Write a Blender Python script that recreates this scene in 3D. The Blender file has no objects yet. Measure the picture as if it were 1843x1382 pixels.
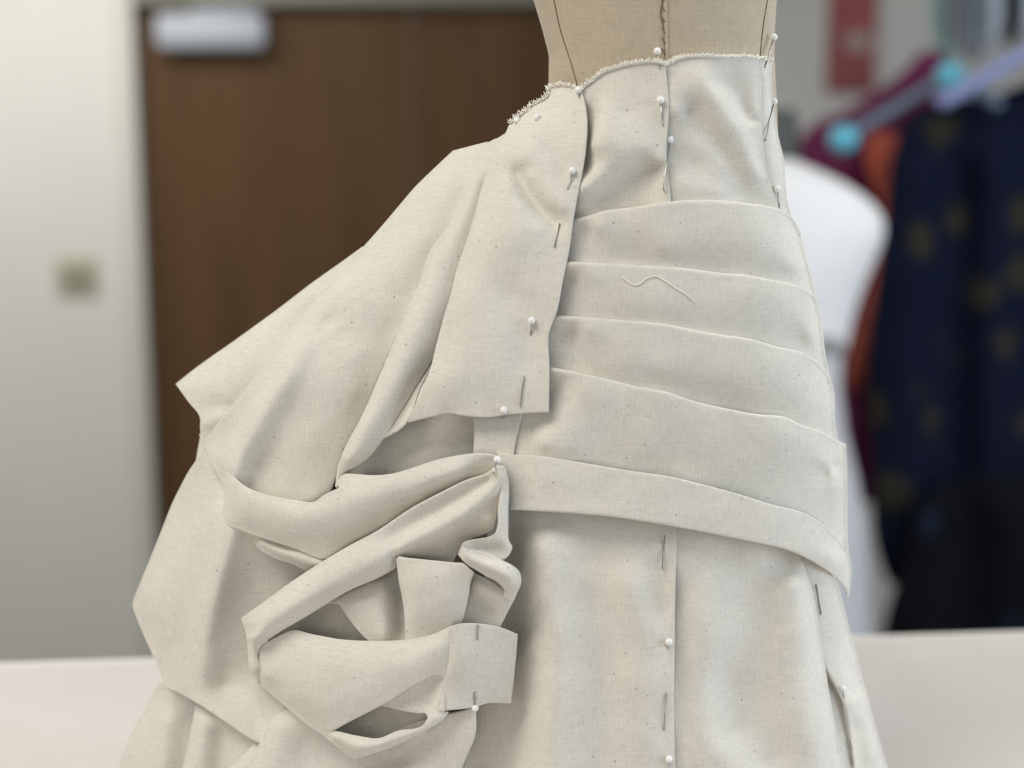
import bpy, bmesh, math, random
import numpy as np
from mathutils import Vector, geometry, noise as mnoise
from mathutils.bvhtree import BVHTree
from math import sin, cos, pi, radians, sqrt

random.seed(4)
RNG = np.random.default_rng(11)
COL = bpy.context.scene.collection
F = 2560.0            # focal length in pixels of the 1843x1382 frame
CX0, CY0 = 921.5, 691.0
PITCH = radians(9.7)
HC = 1.72             # camera height
Y0 = 0.768            # distance of the dress axis from the camera
SC = Y0 / F           # metres for one traced unit at the dress
CAM = np.array([0.0, 0.0, HC])

def ray(x, y):
    x = np.asarray(x, float); y = np.asarray(y, float)
    u = (x - CX0) / F; v = -(y - CY0) / F
    cp, sp = cos(PITCH), sin(PITCH)
    return np.stack([u, cp + v * sp, -sp + v * cp], -1)

def at(x, y, Y):
    r = ray(x, y)
    t = np.asarray(Y, float) / r[..., 1]
    return CAM + r * t[..., None]

def atd(x, y, d):
    return at(x, y, Y0 - np.asarray(d, float) * SC)

# ------------------------------------------------------------------ materials
def new_mat(name):
    m = bpy.data.materials.new(name); m.use_nodes = True
    return m, m.node_tree.nodes, m.node_tree.links, m.node_tree.nodes['Principled BSDF']

def plain(name, col, rough=0.6, metal=0.0, noise_scale=0, amt=0.1, spec=0.5):
    m, n, l, b = new_mat(name)
    b.inputs['Roughness'].default_value = rough
    b.inputs['Metallic'].default_value = metal
    b.inputs['Specular IOR Level'].default_value = spec
    b.inputs['Base Color'].default_value = (*col, 1)
    if noise_scale:
        tc = n.new('ShaderNodeTexCoord'); t = n.new('ShaderNodeTexNoise')
        t.inputs['Scale'].default_value = noise_scale; t.inputs['Detail'].default_value = 4
        l.new(tc.outputs['Object'], t.inputs['Vector'])
        r = n.new('ShaderNodeValToRGB')
        r.color_ramp.elements[0].position = .3; r.color_ramp.elements[1].position = .7
        r.color_ramp.elements[0].color = (*[c * (1 - amt) for c in col], 1)
        r.color_ramp.elements[1].color = (*[min(1, c * (1 + amt)) for c in col], 1)
        l.new(t.outputs['Fac'], r.inputs['Fac']); l.new(r.outputs['Color'], b.inputs['Base Color'])
    return m

def muslin(name, col, weave=0.09, speck=0.9, rough=0.9, trans=0.0):
    m, n, l, b = new_mat(name)
    b.inputs['Roughness'].default_value = rough
    b.inputs['Specular IOR Level'].default_value = 0.15
    try:
        b.inputs['Sheen Weight'].default_value = 0.15
        b.inputs['Sheen Roughness'].default_value = 0.5
    except KeyError: pass
    tc = n.new('ShaderNodeTexCoord')
    # irregular yarns: noise stretched along each thread direction
    def stretched(sx, sy, sz, scale, detail=2):
        mp = n.new('ShaderNodeMapping'); mp.inputs['Scale'].default_value = (sx, sy, sz)
        l.new(tc.outputs['Object'], mp.inputs['Vector'])
        t = n.new('ShaderNodeTexNoise'); t.inputs['Scale'].default_value = scale; t.inputs['Detail'].default_value = detail
        l.new(mp.outputs['Vector'], t.inputs['Vector'])
        return t
    warp = stretched(1, 1, .12, 1300); weft = stretched(.12, .12, 1, 1300)
    blotch = n.new('ShaderNodeTexNoise'); blotch.inputs['Scale'].default_value = 38; blotch.inputs['Detail'].default_value = 3
    l.new(tc.outputs['Object'], blotch.inputs['Vector'])
    add = n.new('ShaderNodeMath'); add.operation = 'ADD'
    l.new(warp.outputs['Fac'], add.inputs[0]); l.new(weft.outputs['Fac'], add.inputs[1])
    mr = n.new('ShaderNodeMapRange')
    mr.inputs['From Min'].default_value = .65; mr.inputs['From Max'].default_value = 1.35
    mr.inputs['To Min'].default_value = 1 - weave; mr.inputs['To Max'].default_value = 1 + weave
    l.new(add.outputs[0], mr.inputs['Value'])
    br = n.new('ShaderNodeMapRange')
    br.inputs['From Min'].default_value = .3; br.inputs['From Max'].default_value = .7
    br.inputs['To Min'].default_value = .965; br.inputs['To Max'].default_value = 1.035
    l.new(blotch.outputs['Fac'], br.inputs['Value'])
    mul = n.new('ShaderNodeMath'); mul.operation = 'MULTIPLY'
    l.new(mr.outputs[0], mul.inputs[0]); l.new(br.outputs[0], mul.inputs[1])
    # cotton-seed flecks
    vor = n.new('ShaderNodeTexVoronoi'); vor.inputs['Scale'].default_value = 190
    l.new(tc.outputs['Object'], vor.inputs['Vector'])
    lt = n.new('ShaderNodeMath'); lt.operation = 'LESS_THAN'; lt.inputs[1].default_value = 0.10
    l.new(vor.outputs['Distance'], lt.inputs[0])
    sepc = n.new('ShaderNodeSeparateColor'); l.new(vor.outputs['Color'], sepc.inputs['Color'])
    gt = n.new('ShaderNodeMath'); gt.operation = 'GREATER_THAN'; gt.inputs[1].default_value = 0.45
    l.new(sepc.outputs[0], gt.inputs[0])
    sp = n.new('ShaderNodeMath'); sp.operation = 'MULTIPLY'
    l.new(lt.outputs[0], sp.inputs[0]); l.new(gt.outputs[0], sp.inputs[1])
    sp2 = n.new('ShaderNodeMath'); sp2.operation = 'MULTIPLY'; 
    l.new(sp.outputs[0], sp2.inputs[0]); 
    sp2b = n.new('ShaderNodeMath'); sp2b.operation = 'MULTIPLY'; sp2b.inputs[1].default_value = 0.6 * speck
    l.new(sepc.outputs[1], sp2b.inputs[0]); l.new(sp2b.outputs[0], sp2.inputs[1])
    hs = n.new('ShaderNodeHueSaturation'); hs.inputs['Color'].default_value = (*col, 1)
    l.new(mul.outputs[0], hs.inputs['Value'])
    mix = n.new('ShaderNodeMix'); mix.data_type = 'RGBA'
    l.new(sp2.outputs[0], mix.inputs['Factor']); l.new(hs.outputs['Color'], mix.inputs['A'])
    mix.inputs['B'].default_value = (.12, .09, .06, 1)
    l.new(mix.outputs['Result'], b.inputs['Base Color'])
    bp = n.new('ShaderNodeBump'); bp.inputs['Strength'].default_value = .25; bp.inputs['Distance'].default_value = .0002
    l.new(add.outputs[0], bp.inputs['Height']); l.new(bp.outputs['Normal'], b.inputs['Normal'])
    return m

M = {}
M['muslin'] = muslin('muslin', (.69, .66, .592))
M['linen'] = muslin('form_linen', (.48, .41, .31), weave=.11, speck=1.0)
M['fray'] = plain('cotton_thread', (.88, .85, .78), .9)
M['seam'] = plain('dark_seam_thread', (.20, .15, .10), .9)
M['pinhead'] = plain('white_pin_plastic', (.86, .86, .85), .25)
M['steel'] = plain('pin_steel', (.42, .41, .39), .3, 1.0)
M['wall'] = plain('wall_paint', (.66, .655, .62), .85, noise_scale=2, amt=.02)
M['ceil'] = plain('ceiling_paint', (.8, .8, .78), .9)
M['floor'] = plain('floor_vinyl', (.16, .15, .14), .5, noise_scale=6, amt=.15)
M['frame'] = plain('door_frame_paint', (.58, .58, .54), .4)
M['head_frame_shaded'] = plain('door_header_shaded_paint', (.24, .24, .20), .45)  # same frame paint, darkened to hold the shade at the door head
M['metal_grey'] = plain('closer_aluminium', (.43, .46, .52), .45, .2)
M['switch'] = plain('switch_plate_brass', (.42, .41, .30), .5)
M['switch2'] = plain('switch_rocker', (.25, .25, .19), .5)
M['white_cloth'] = plain('white_form_jersey', (.90, .90, .91), .8, noise_scale=20, amt=.02)
M['dark_grey'] = plain('dark_grey_plastic', (.06, .065, .06), .5)
M['burgundy'] = plain('burgundy_cloth', (.15, .013, .075), .8, noise_scale=12, amt=.25)
M['coral'] = plain('coral_cloth', (.42, .085, .05), .85, noise_scale=12, amt=.2)
M['black'] = plain('black_cloth', (.008, .009, .013), .8, noise_scale=12, amt=.4)
M['cyan'] = plain('cyan_plastic', (.14, .56, .74), .3)
M['lilac'] = plain('blue_lilac_plastic', (.25, .29, .52), .35)
M['red'] = plain('red_print', (.30, .07, .07), .6, noise_scale=5, amt=.35)
M['pink'] = plain('pale_print', (.42, .32, .29), .6)
M['rackmetal'] = plain('rack_steel', (.22, .23, .25), .4, .6)
M['teal'] = plain('teal_cloth', (.30, .50, .50), .8, noise_scale=12, amt=.2)
M['slate'] = plain('slate_cloth', (.16, .18, .21), .85, noise_scale=12, amt=.3)

def wood(name, c1, c2):
    m, n, l, b = new_mat(name)
    b.inputs['Roughness'].default_value = .5
    b.inputs['Specular IOR Level'].default_value = .2
    tc = n.new('ShaderNodeTexCoord'); mp = n.new('ShaderNodeMapping')
    mp.inputs['Scale'].default_value = (7, 7, .7)
    l.new(tc.outputs['Object'], mp.inputs['Vector'])
    t = n.new('ShaderNodeTexNoise'); t.inputs['Scale'].default_value = 1.6; t.inputs['Detail'].default_value = 6
    t.inputs['Distortion'].default_value = .8
    l.new(mp.outputs['Vector'], t.inputs['Vector'])
    r = n.new('ShaderNodeValToRGB')
    r.color_ramp.elements[0].position = .3; r.color_ramp.elements[1].position = .72
    r.color_ramp.elements[0].color = (*c1, 1); r.color_ramp.elements[1].color = (*c2, 1)
    l.new(t.outputs['Fac'], r.inputs['Fac']); l.new(r.outputs['Color'], b.inputs['Base Color'])
    return m
M['wood'] = wood('door_oak', (.080, .041, .017), (.115, .062, .028))

M['hanger_arm'] = plain('hanger_blue_grey_plastic', (.13, .18, .25), .4)
def printed(name, base, spot, scale, thr):
    m, n, l, b = new_mat(name)
    b.inputs['Roughness'].default_value = .9
    b.inputs['Specular IOR Level'].default_value = .1
    tc = n.new('ShaderNodeTexCoord')
    v = n.new('ShaderNodeTexVoronoi'); v.inputs['Scale'].default_value = scale; v.inputs['Randomness'].default_value = 1
    l.new(tc.outputs['Object'], v.inputs['Vector'])
    t = n.new('ShaderNodeTexNoise'); t.inputs['Scale'].default_value = scale * 3
    l.new(tc.outputs['Object'], t.inputs['Vector'])
    a = n.new('ShaderNodeMath'); a.operation = 'MULTIPLY_ADD'; a.inputs[1].default_value = .45
    l.new(t.outputs['Fac'], a.inputs[0]); l.new(v.outputs['Distance'], a.inputs[2])
    r = n.new('ShaderNodeValToRGB')
    r.color_ramp.elements[0].position = thr; r.color_ramp.elements[0].color = (*spot, 1)
    r.color_ramp.elements[1].position = thr + .16; r.color_ramp.elements[1].color = (*base, 1)
    l.new(a.outputs[0], r.inputs['Fac']); l.new(r.outputs['Color'], b.inputs['Base Color'])
    return m
M['navy'] = printed('navy_gold_print', (.006, .009, .025), (.035, .033, .022), 8, .42)
M['blueprint'] = printed('black_blue_print', (.005, .006, .009), (.012, .02, .045), 7, .385)

def tabletop():
    m, n, l, b = new_mat('table_laminate')
    b.inputs['Roughness'].default_value = .55
    tc = n.new('ShaderNodeTexCoord')
    t = n.new('ShaderNodeTexNoise'); t.inputs['Scale'].default_value = 9; t.inputs['Detail'].default_value = 5
    l.new(tc.outputs['Object'], t.inputs['Vector'])
    r = n.new('ShaderNodeValToRGB')
    r.color_ramp.elements[0].position = .3; r.color_ramp.elements[1].position = .7
    r.color_ramp.elements[0].color = (.59, .54, .515, 1); r.color_ramp.elements[1].color = (.64, .60, .58, 1)
    l.new(t.outputs['Fac'], r.inputs['Fac']); l.new(r.outputs['Color'], b.inputs['Base Color'])
    return m
M['table'] = tabletop()
M['edge'] = plain('table_edge_halo', (.80, .765, .72), .45)  # paler colour standing in for a bright halo along the back edge

# ------------------------------------------------------------------ object helpers
def link(name, me, mat, parent=None, smooth=True):
    if mat is not None: me.materials.append(mat)
    if smooth:
        me.polygons.foreach_set('use_smooth', [True] * len(me.polygons))
    o = bpy.data.objects.new(name, me); COL.objects.link(o)
    if parent is not None:
        o.parent = parent
        o.matrix_parent_inverse = parent.matrix_world.inverted()
    return o

def mesh_from(name, verts, faces):
    me = bpy.data.meshes.new(name)
    me.from_pydata([tuple(map(float, v)) for v in verts], [], faces); me.update()
    return me

def thing(name, loc, label, cat, group=None):
    o = bpy.data.objects.new(name, None); COL.objects.link(o)
    o.location = tuple(map(float, loc)); o.empty_display_size = .02
    o['label'] = label; o['category'] = cat
    if group: o['group'] = group
    bpy.context.view_layer.update()
    return o

def tag(o, label, cat, group=None):
    o['label'] = label; o['category'] = cat
    if group: o['group'] = group
    return o

def struct(o):
    o['kind'] = 'structure'; return o

class MB:
    def __init__(s): s.v = []; s.f = []
    def add(s, verts, faces):
        k = len(s.v); s.v += [tuple(map(float, p)) for p in verts]
        s.f += [tuple(i + k for i in fa) for fa in faces]
    def box(s, lo, hi, rz=0.0, piv=(0, 0)):
        (x0, y0, z0), (x1, y1, z1) = lo, hi
        vs = [(x0, y0, z0), (x1, y0, z0), (x1, y1, z0), (x0, y1, z0), (x0, y0, z1), (x1, y0, z1), (x1, y1, z1), (x0, y1, z1)]
        s.add(vs, [(0, 3, 2, 1), (4, 5, 6, 7), (0, 1, 5, 4), (1, 2, 6, 5), (2, 3, 7, 6), (3, 0, 4, 7)])
    def tube(s, pts, r, seg=8, cap=True):
        pts = [np.array(p, float) for p in pts]
        rr = r if hasattr(r, '__len__') else [r] * len(pts)
        rings = []; up = np.array([.13, .31, .94])
        for i, p in enumerate(pts):
            t = pts[min(i + 1, len(pts) - 1)] - pts[max(i - 1, 0)]
            t = t / (np.linalg.norm(t) + 1e-12)
            a = np.cross(t, up)
            if np.linalg.norm(a) < .1: a = np.cross(t, np.array([1, 0, 0]))
            a /= np.linalg.norm(a); b = np.cross(t, a)
            rings.append([p + rr[i] * (cos(2 * pi * k / seg) * a + sin(2 * pi * k / seg) * b) for k in range(seg)])
        vs = [q for ring in rings for q in ring]; fs = []
        for i in range(len(pts) - 1):
            for k in range(seg):
                k2 = (k + 1) % seg
                fs.append((i * seg + k, i * seg + k2, (i + 1) * seg + k2, (i + 1) * seg + k))
        if cap:
            fs.append(tuple(range(seg))[::-1]); o = (len(pts) - 1) * seg
            fs.append(tuple(o + k for k in range(seg)))
        s.add(vs, fs)
    def loft(s, rings, cap=True):
        n = len(rings[0]); vs = [p for r in rings for p in r]; fs = []
        for i in range(len(rings) - 1):
            for k in range(n):
                k2 = (k + 1) % n
                fs.append((i * n + k, i * n + k2, (i + 1) * n + k2, (i + 1) * n + k))
        if cap:
            fs.append(tuple(range(n))[::-1]); o = (len(rings) - 1) * n
            fs.append(tuple(o + k for k in range(n)))
        s.add(vs, fs)
    def sphere(s, c, r, seg=16, rings=10, sq=1.0):
        c = np.array(c, float); rs = []
        for i in range(1, rings):
            th = pi * i / rings
            rs.append([c + r * np.array([sin(th) * cos(2 * pi * k / seg), sin(th) * sin(2 * pi * k / seg), sq * cos(th)]) for k in range(seg)])
        s.loft(rs)
    def build(s, name, mat, parent=None, smooth=True, bevel=0):
        me = mesh_from(name, s.v, s.f)
        o = link(name, me, mat, parent, smooth)
        if bevel:
            b = o.modifiers.new('bevel', 'BEVEL'); b.width = bevel; b.segments = 3; b.limit_method = 'ANGLE'
        return o

# ------------------------------------------------------------------ the body of the dress, as depth towards the viewer
def tabf(pairs):
    ys = np.array([p[0] for p in pairs], float); vs = np.array([p[1] for p in pairs], float)
    def f(y):
        return np.interp(y, ys, vs)
    # a little smoothing so that the base has no creases of its own
    def g(y):
        y = np.asarray(y, float)
        return sum(w * f(y + o) for o, w in ((-30, .15), (-15, .22), (0, .26), (15, .22), (30, .15)))
    return g
Lf = tabf([(-100, 960), (100, 975), (180, 955), (230, 890), (272, 800), (445, 632), (690, 296), (900, 258), (1090, 226), (1240, 240), (1382, 180), (1700, 60)])
Rf = tabf([(-100, 1402), (100, 1402), (195, 1404), (290, 1420), (360, 1432), (450, 1462), (530, 1486), (690, 1512), (800, 1536), (1000, 1540), (1090, 1540), (1180, 1553), (1270, 1578), (1382, 1608), (1700, 1700)])
Bf = tabf([(-100, 165), (100, 165), (300, 185), (600, 225), (900, 255), (1382, 300), (1700, 320)])
Cf = tabf([(-100, 1190), (200, 1185), (500, 1120), (900, 1080), (1382, 1060), (1700, 1040)])
def base(x, y):
    L, R, b, c = Lf(y), Rf(y), Bf(y), Cf(y)
    x = np.asarray(x, float)
    v = np.where(x < c, (c - x) / (c - L), (x - c) / (R - c))
    v = np.clip(v, 0, 1)
    pl = np.where(x < c, 2.0, 2.4)
    return b * np.power(1 - np.power(v, pl), np.where(x < c, .55, .5))

# ------------------------------------------------------------------ cloth pieces
def smooth_outline(pts, step, closed=True, corner=50):
    P = np.array(pts, float); n = len(P)
    out = []
    def tang(i):
        if not closed and (i == 0 or i == n - 1): return None
        a, b, c = P[(i - 1) % n], P[i], P[(i + 1) % n]
        d1 = (b - a)[:2]; d2 = (c - b)[:2]
        l1, l2 = np.linalg.norm(d1) + 1e-9, np.linalg.norm(d2) + 1e-9
        ang = math.degrees(math.acos(max(-1, min(1, float(np.dot(d1, d2) / (l1 * l2))))))
        if ang > corner: return None
        return ((b - a) / l1 * l2 + (c - b) / l2 * l1) / (l1 + l2)
    T = [tang(i) for i in range(n)]
    for i in range(n if closed else n - 1):
        a, b = P[i], P[(i + 1) % n]
        L = np.linalg.norm((b - a)[:2]); k = max(1, int(round(L / step)))
        ta = (b - a) if T[i] is None else T[i] * L
        tb = (b - a) if T[(i + 1) % n] is None else T[(i + 1) % n] * L
        for j in range(k):
            t = j / k
            h00 = 2 * t**3 - 3 * t**2 + 1; h10 = t**3 - 2 * t**2 + t; h01 = -2 * t**3 + 3 * t**2; h11 = t**3 - t**2
            out.append(h00 * a + h10 * ta + h01 * b + h11 * tb)
    if not closed: out.append(P[-1])
    return np.array(out)

def inside(px, py, poly):
    x, y = poly[:, 0], poly[:, 1]; x2, y2 = np.roll(x, -1), np.roll(y, -1)
    c = np.zeros(px.shape, bool)
    for i in range(len(poly)):
        cond = (y[i] > py) != (y2[i] > py)
        if abs(y2[i] - y[i]) > 1e-9:
            c ^= cond & (px < (x2[i] - x[i]) * (py - y[i]) / (y2[i] - y[i]) + x[i])
    return c

class RBF:
    def __init__(s, pts, vals, c):
        s.p = pts; s.c = c; n = len(pts)
        r = np.sqrt(((pts[:, None] - pts[None]) ** 2).sum(-1) + c * c)
        A = np.zeros((n + 3, n + 3)); A[:n, :n] = r - np.eye(n) * 1.2
        q = np.c_[np.ones(n), (pts - pts.mean(0)) / 300]
        s.m = pts.mean(0)
        A[:n, n:] = q; A[n:, :n] = q.T
        s.w = np.linalg.lstsq(A, np.r_[vals, 0, 0, 0], rcond=None)[0]
    def __call__(s, x):
        out = []
        for i in range(0, len(x), 4000):
            xx = x[i:i + 4000]
            r = np.sqrt(((xx[:, None] - s.p[None]) ** 2).sum(-1) + s.c ** 2)
            out.append(r @ s.w[:-3] + np.c_[np.ones(len(xx)), (xx - s.m) / 300] @ s.w[-3:])
        return np.concatenate(out)

def wrinkle(x, y, amp, seed):
    r = np.random.default_rng(seed); z = np.zeros_like(x)
    for k in range(9):
        lam = r.uniform(75, 230); a = r.uniform(0, 2 * pi); ph = r.uniform(0, 2 * pi)
        z += (lam / 140) * np.sin(2 * pi * (x * cos(a) + y * sin(a)) / lam + ph)
    return amp * z / 3

ALLV, ALLF = [], []      # the whole garment's surface, for setting pins on it
SEED = [0]
def piece(name, outline, ridges=(), parent=None, mat='muslin', roll=2.5, T=14, c=8, step=4.2, wr=1.0,
          basef=base, place=atd, collect=True, ctrl=13, corner=50, g=1.0):
    """a piece of cloth: traced outline with relief, crease lines inside it, edges rolled over and back"""
    SEED[0] += 1
    O = smooth_outline([(p[0], p[1], p[2], p[3] if len(p) > 3 else 1.0) for p in outline], step, corner=corner)
    O[:, 3] = np.clip(O[:, 3], 0, 1)
    area = 0.5 * np.sum(O[:, 0] * np.roll(O[:, 1], -1) - np.roll(O[:, 0], -1) * O[:, 1])
    if area < 0: O = O[::-1].copy()
    cp = [O[::max(1, int(round(ctrl / step))), :3]]
    for r in ridges:
        cp.append(smooth_outline([(a, b, z * g) for a, b, z in r], ctrl, closed=False) if len(r) > 1 else np.array(r, float))
    cp = np.concatenate(cp)
    # drop control points that coincide
    keep = [];
    for i in range(len(cp)):
        if all((cp[i, 0] - cp[j, 0]) ** 2 + (cp[i, 1] - cp[j, 1]) ** 2 > 16 for j in keep): keep.append(i)
    cp = cp[keep]
    rbf = RBF(cp[:, :2], cp[:, 2], c)
    # outward normals in the picture-parallel plane
    tn = np.roll(O, -1, 0)[:, :2] - np.roll(O, 1, 0)[:, :2]
    tn /= np.linalg.norm(tn, axis=1)[:, None] + 1e-9
    nr = np.c_[tn[:, 1], -tn[:, 0]]
    rm = O[:, 3] * roll
    r0 = O[:, :2] - nr * rm[:, None]
    bb0, bb1 = O[:, :2].min(0), O[:, :2].max(0)
    gx = []; row = 0; yy = bb0[1]
    while yy < bb1[1]:
        xs = np.arange(bb0[0] + (row % 2) * step / 2, bb1[0], step)
        gx.append(np.c_[xs, np.full(len(xs), yy)]); yy += step * .866; row += 1
    g = np.concatenate(gx); g = g[inside(g[:, 0], g[:, 1], r0)]
    if len(g):
        d = np.full(len(g), 1e9)
        for i in range(0, len(r0), 60):
            d = np.minimum(d, ((g[:, None] - r0[None, i:i + 60]) ** 2).sum(-1).min(1))
        g = g[d > (step * .6) ** 2]
    n0 = len(r0); pts = np.concatenate([r0, g]) if len(g) else r0
    res = geometry.delaunay_2d_cdt([Vector(map(float, p)) for p in pts], [], [list(range(n0))], 1, 1e-4, True)
    v2 = np.array([tuple(v) for v in res[0]]); tris = [tuple(f) for f in res[2]]
    if tris:
        cen = v2[np.array(tris)].mean(1); ok = inside(cen[:, 0], cen[:, 1], r0)
        tris = [t for t, k in zip(tris, ok) if k]
    off = rbf(v2) + wrinkle(v2[:, 0], v2[:, 1], wr, SEED[0])
    dep = basef(v2[:, 0], v2[:, 1]) + off
    W = [tuple(p) for p in place(v2[:, 0], v2[:, 1], dep)]
    # boundary index of ring 0 in the output
    orig = {}
    for i, ids in enumerate(res[3]):
        for j in ids: orig[j] = i
    F_ = []
    for t in tris:
        p = v2[list(t)]
        ar = (p[1, 0] - p[0, 0]) * (p[2, 1] - p[0, 1]) - (p[2, 0] - p[0, 0]) * (p[1, 1] - p[0, 1])
        F_.append(t if ar < 0 else t[::-1])
    ring = [orig[j] for j in range(n0)]
    d0 = basef(r0[:, 0], r0[:, 1]) + rbf(r0) + wrinkle(r0[:, 0], r0[:, 1], wr, SEED[0])
    prev = ring
    for (o, dz) in ((.62, .22), (.93, .65), (1.0, 1.2), (.9, T / roll)):
        q = r0 + nr * rm[:, None] * o
        Wq = place(q[:, 0], q[:, 1], d0 - dz * rm)
        k = len(W); W += [tuple(p) for p in Wq]
        cur = list(range(k, k + n0))
        for i in range(n0):
            j = (i + 1) % n0
            if prev[i] != prev[j]: F_.append((prev[i], prev[j], cur[j], cur[i]))
            else: F_.append((prev[i], cur[j], cur[i]))
        prev = cur
    me = mesh_from(name, W, F_)
    o = link(name, me, M[mat] if isinstance(mat, str) else mat, parent)
    if collect:
        k = len(ALLV); ALLV.extend(W); ALLF.extend([tuple(i + k for i in f) for f in F_])
    return o

def ln(off, *xy):
    return [(a, b, off) for a, b in xy]
def up(pts, d):
    return [(p[0], p[1], p[2] + d) for p in pts]

# ------------------------------------------------------------------ table (needed for the feet of things)
HT = HC - 0.39
def on_table(x, y):
    r = ray(x, y); t = (HT - HC) / r[..., 2]
    return CAM + r * t[..., None]

# ------------------------------------------------------------------ the draped skirt
base_pt = on_table(1080, 1690)
SK = thing('draped_skirt', (base_pt[0], Y0, HT),
           'half-scale cream muslin bustle skirt draped and pinned on the linen dress form', 'skirt')
def cloth(name, outline, ridges=(), **k):
    return piece(name, outline, ridges, parent=SK, **k)

# closed petticoat inside everything, front and back
mb = MB(); rings = []
for y in range(170, 1600, 30):
    L, R, b, c = [float(f(y)) for f in (Lf, Rf, Bf, Cf)]
    L2 = c + (L - c) * (.90 if y > 300 else .86); R2 = c + (R - c) * .92
    ring = []
    for k in range(64):
        a = 2 * pi * k / 64
        x = c + (R2 - c) * cos(a) if cos(a) >= 0 else c + (c - L2) * cos(a)
        s_ = sin(a)
        d = b * (.70 if s_ > 0 else .85) * abs(s_) ** 1.1 * (1 if s_ > 0 else -1)
        q_ = atd(x, y, d); q_[2] = max(q_[2], HT + .001); ring.append(tuple(q_))
    rings.append(ring)
mb.loft(rings)
mb.build('underskirt', M['muslin'], SK)

# --- low left: panels behind the bustle
cloth('skirt_train', [(285, 1228, -55), (262, 1275, -55), (240, 1312, -50), (213, 1382, -48), (185, 1480, -45), (480, 1480, -60), (480, 1270, -70), (380, 1235, -65)],
      [ln(-46, (300, 1300), (285, 1470)), ln(-72, (335, 1300), (318, 1470))], T=60)
cloth('skirt_train_fold', [(352, 1268, -18), (346, 1300, -16), (340, 1332, -14), (328, 1384, -12), (312, 1480, -10), (440, 1480, -18), (450, 1376, -22), (468, 1330, -30), (420, 1290, -28)],
      [ln(0, (364, 1300), (350, 1380), (338, 1470)), ln(-30, (400, 1320), (385, 1470))], T=30)
cloth('skirt_train_fold', [(462, 1332, -22), (440, 1356, -10), (412, 1380, -6), (380, 1412, -4), (345, 1480, -2), (480, 1480, -8), (485, 1340, -25)],
      [ln(6, (445, 1375), (408, 1415))], T=18)
# the big back panel hanging behind the swag
cloth('bustle_back_panel',
      [(358, 780, -8), (364, 800, -8), (337, 852, -6), (311, 903, -5), (288, 961, -3), (268, 1011, -2), (252, 1050, 0), (239, 1091, 0), (246, 1112, 0), (262, 1150, 2),
       (278, 1186, 4), (288, 1210, 6), (300, 1236, 8), (326, 1249, 8), (355, 1266, 8), (405, 1299, 4), (466, 1337, -4), (520, 1345, -14), (640, 1260, -30),
       (660, 1000, -40), (560, 900, -40), (430, 850, -34), (385, 795, -30)],
      [ln(8, (424, 945), (412, 985), (396, 1042), (384, 1100), (371, 1166), (354, 1250)),
       ln(-34, (462, 1000), (440, 1070), (420, 1150), (402, 1230)), ln(-10, (436, 970), (416, 1040), (392, 1150)),
       ln(-58, (540, 1050), (520, 1130), (490, 1240)),
       ln(6, (395, 930), (360, 1060), (320, 1180)),
       [(330, 960, 4), (300, 1060, 7), (290, 1150, 7)],
       [(395, 830, -20), (380, 880, -4)]], T=70, wr=1.6, c=8)
cloth('bustle_inner_roll', [(450, 962, -16), (468, 958, -12), (500, 968, -6), (545, 982, -4), (592, 1000, -6), (604, 1030, -10), (558, 1030, -14), (525, 1015, -14), (490, 1003, -14), (468, 990, -16)],
      [ln(7, (468, 975), (500, 992), (545, 1010), (590, 1024)), [(480, 964, -12), (520, 978, -10)]], roll=4, T=26)

# --- right side: yoke
cloth('waist_yoke', [(1196, 111, 2), (1225, 101, 2), (1254, 98, 2), (1303, 99, 2), (1336, 98, 3), (1362, 101, 8), (1368, 130, 10), (1370, 195, 11), (1372, 240, 11), (1375, 282, 11),
       (1383, 322, 11), (1402, 374, 10), (1408, 400, 0), (1300, 410, -10), (1185, 410, -12), (1185, 250, -2), (1188, 150, -2)],
      [ln(5, (1355, 130), (1357, 250), (1385, 360)), ln(10, (1262, 140), (1310, 200), (1345, 260), (1372, 320)), ln(-6, (1235, 200), (1275, 250), (1320, 320), (1350, 370)), ln(-4, (1300, 150), (1335, 180), (1355, 215)), ln(-3, (1220, 240), (1270, 265), (1320, 320)),
       ln(5, (1215, 160), (1225, 200)), ln(3, (1230, 330), (1290, 345)), ln(-5, (1222, 285), (1250, 300))], roll=2.2, T=24, wr=1.8, g=1.6)
cloth('waist_yoke', [(1040, 160, 8), (1056, 150, 6), (1082, 130, 6), (1108, 120, 6), (1140, 112, 7), (1183, 109, 8), (1197, 113, 9), (1200, 140, 10), (1203, 165, 10), (1204, 195, 10), (1202, 234, 9), (1199, 270, 8), (1200, 300, 7),
       (1205, 335, 6), (1208, 370, 6), (1208, 400, -8), (1100, 420, -14), (1015, 420, -16), (1010, 390, -8), (1028, 300, 0), (1036, 220, 0)],
      [ln(-8, (1062, 205), (1058, 230), (1050, 300)), ln(8, (1092, 200), (1078, 225), (1066, 262)), ln(11, (1050, 338), (1085, 310), (1120, 286), (1165, 262)),
       ln(-7, (1070, 372), (1105, 342), (1150, 312), (1185, 300)), ln(3, (1130, 150), (1125, 200)), ln(5, (1185, 150), (1188, 230), (1185, 290))], roll=2.2, T=8, wr=1.6, g=1.6)
cloth('waist_yoke', [(1366, 101, -4), (1391, 105, -2), (1389, 125, -1), (1393, 195, 0), (1401, 244, 0), (1411, 288, 0), (1414, 330, 0), (1417, 360, 0), (1428, 400, 0), (1390, 405, -16), (1380, 350, -16), (1366, 300, -16), (1358, 240, -16), (1357, 150, -16), (1358, 104, -12)],
      [ln(2, (1381, 130), (1383, 200), (1390, 270), (1407, 340))], roll=2.5, T=30, wr=.8)

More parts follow.
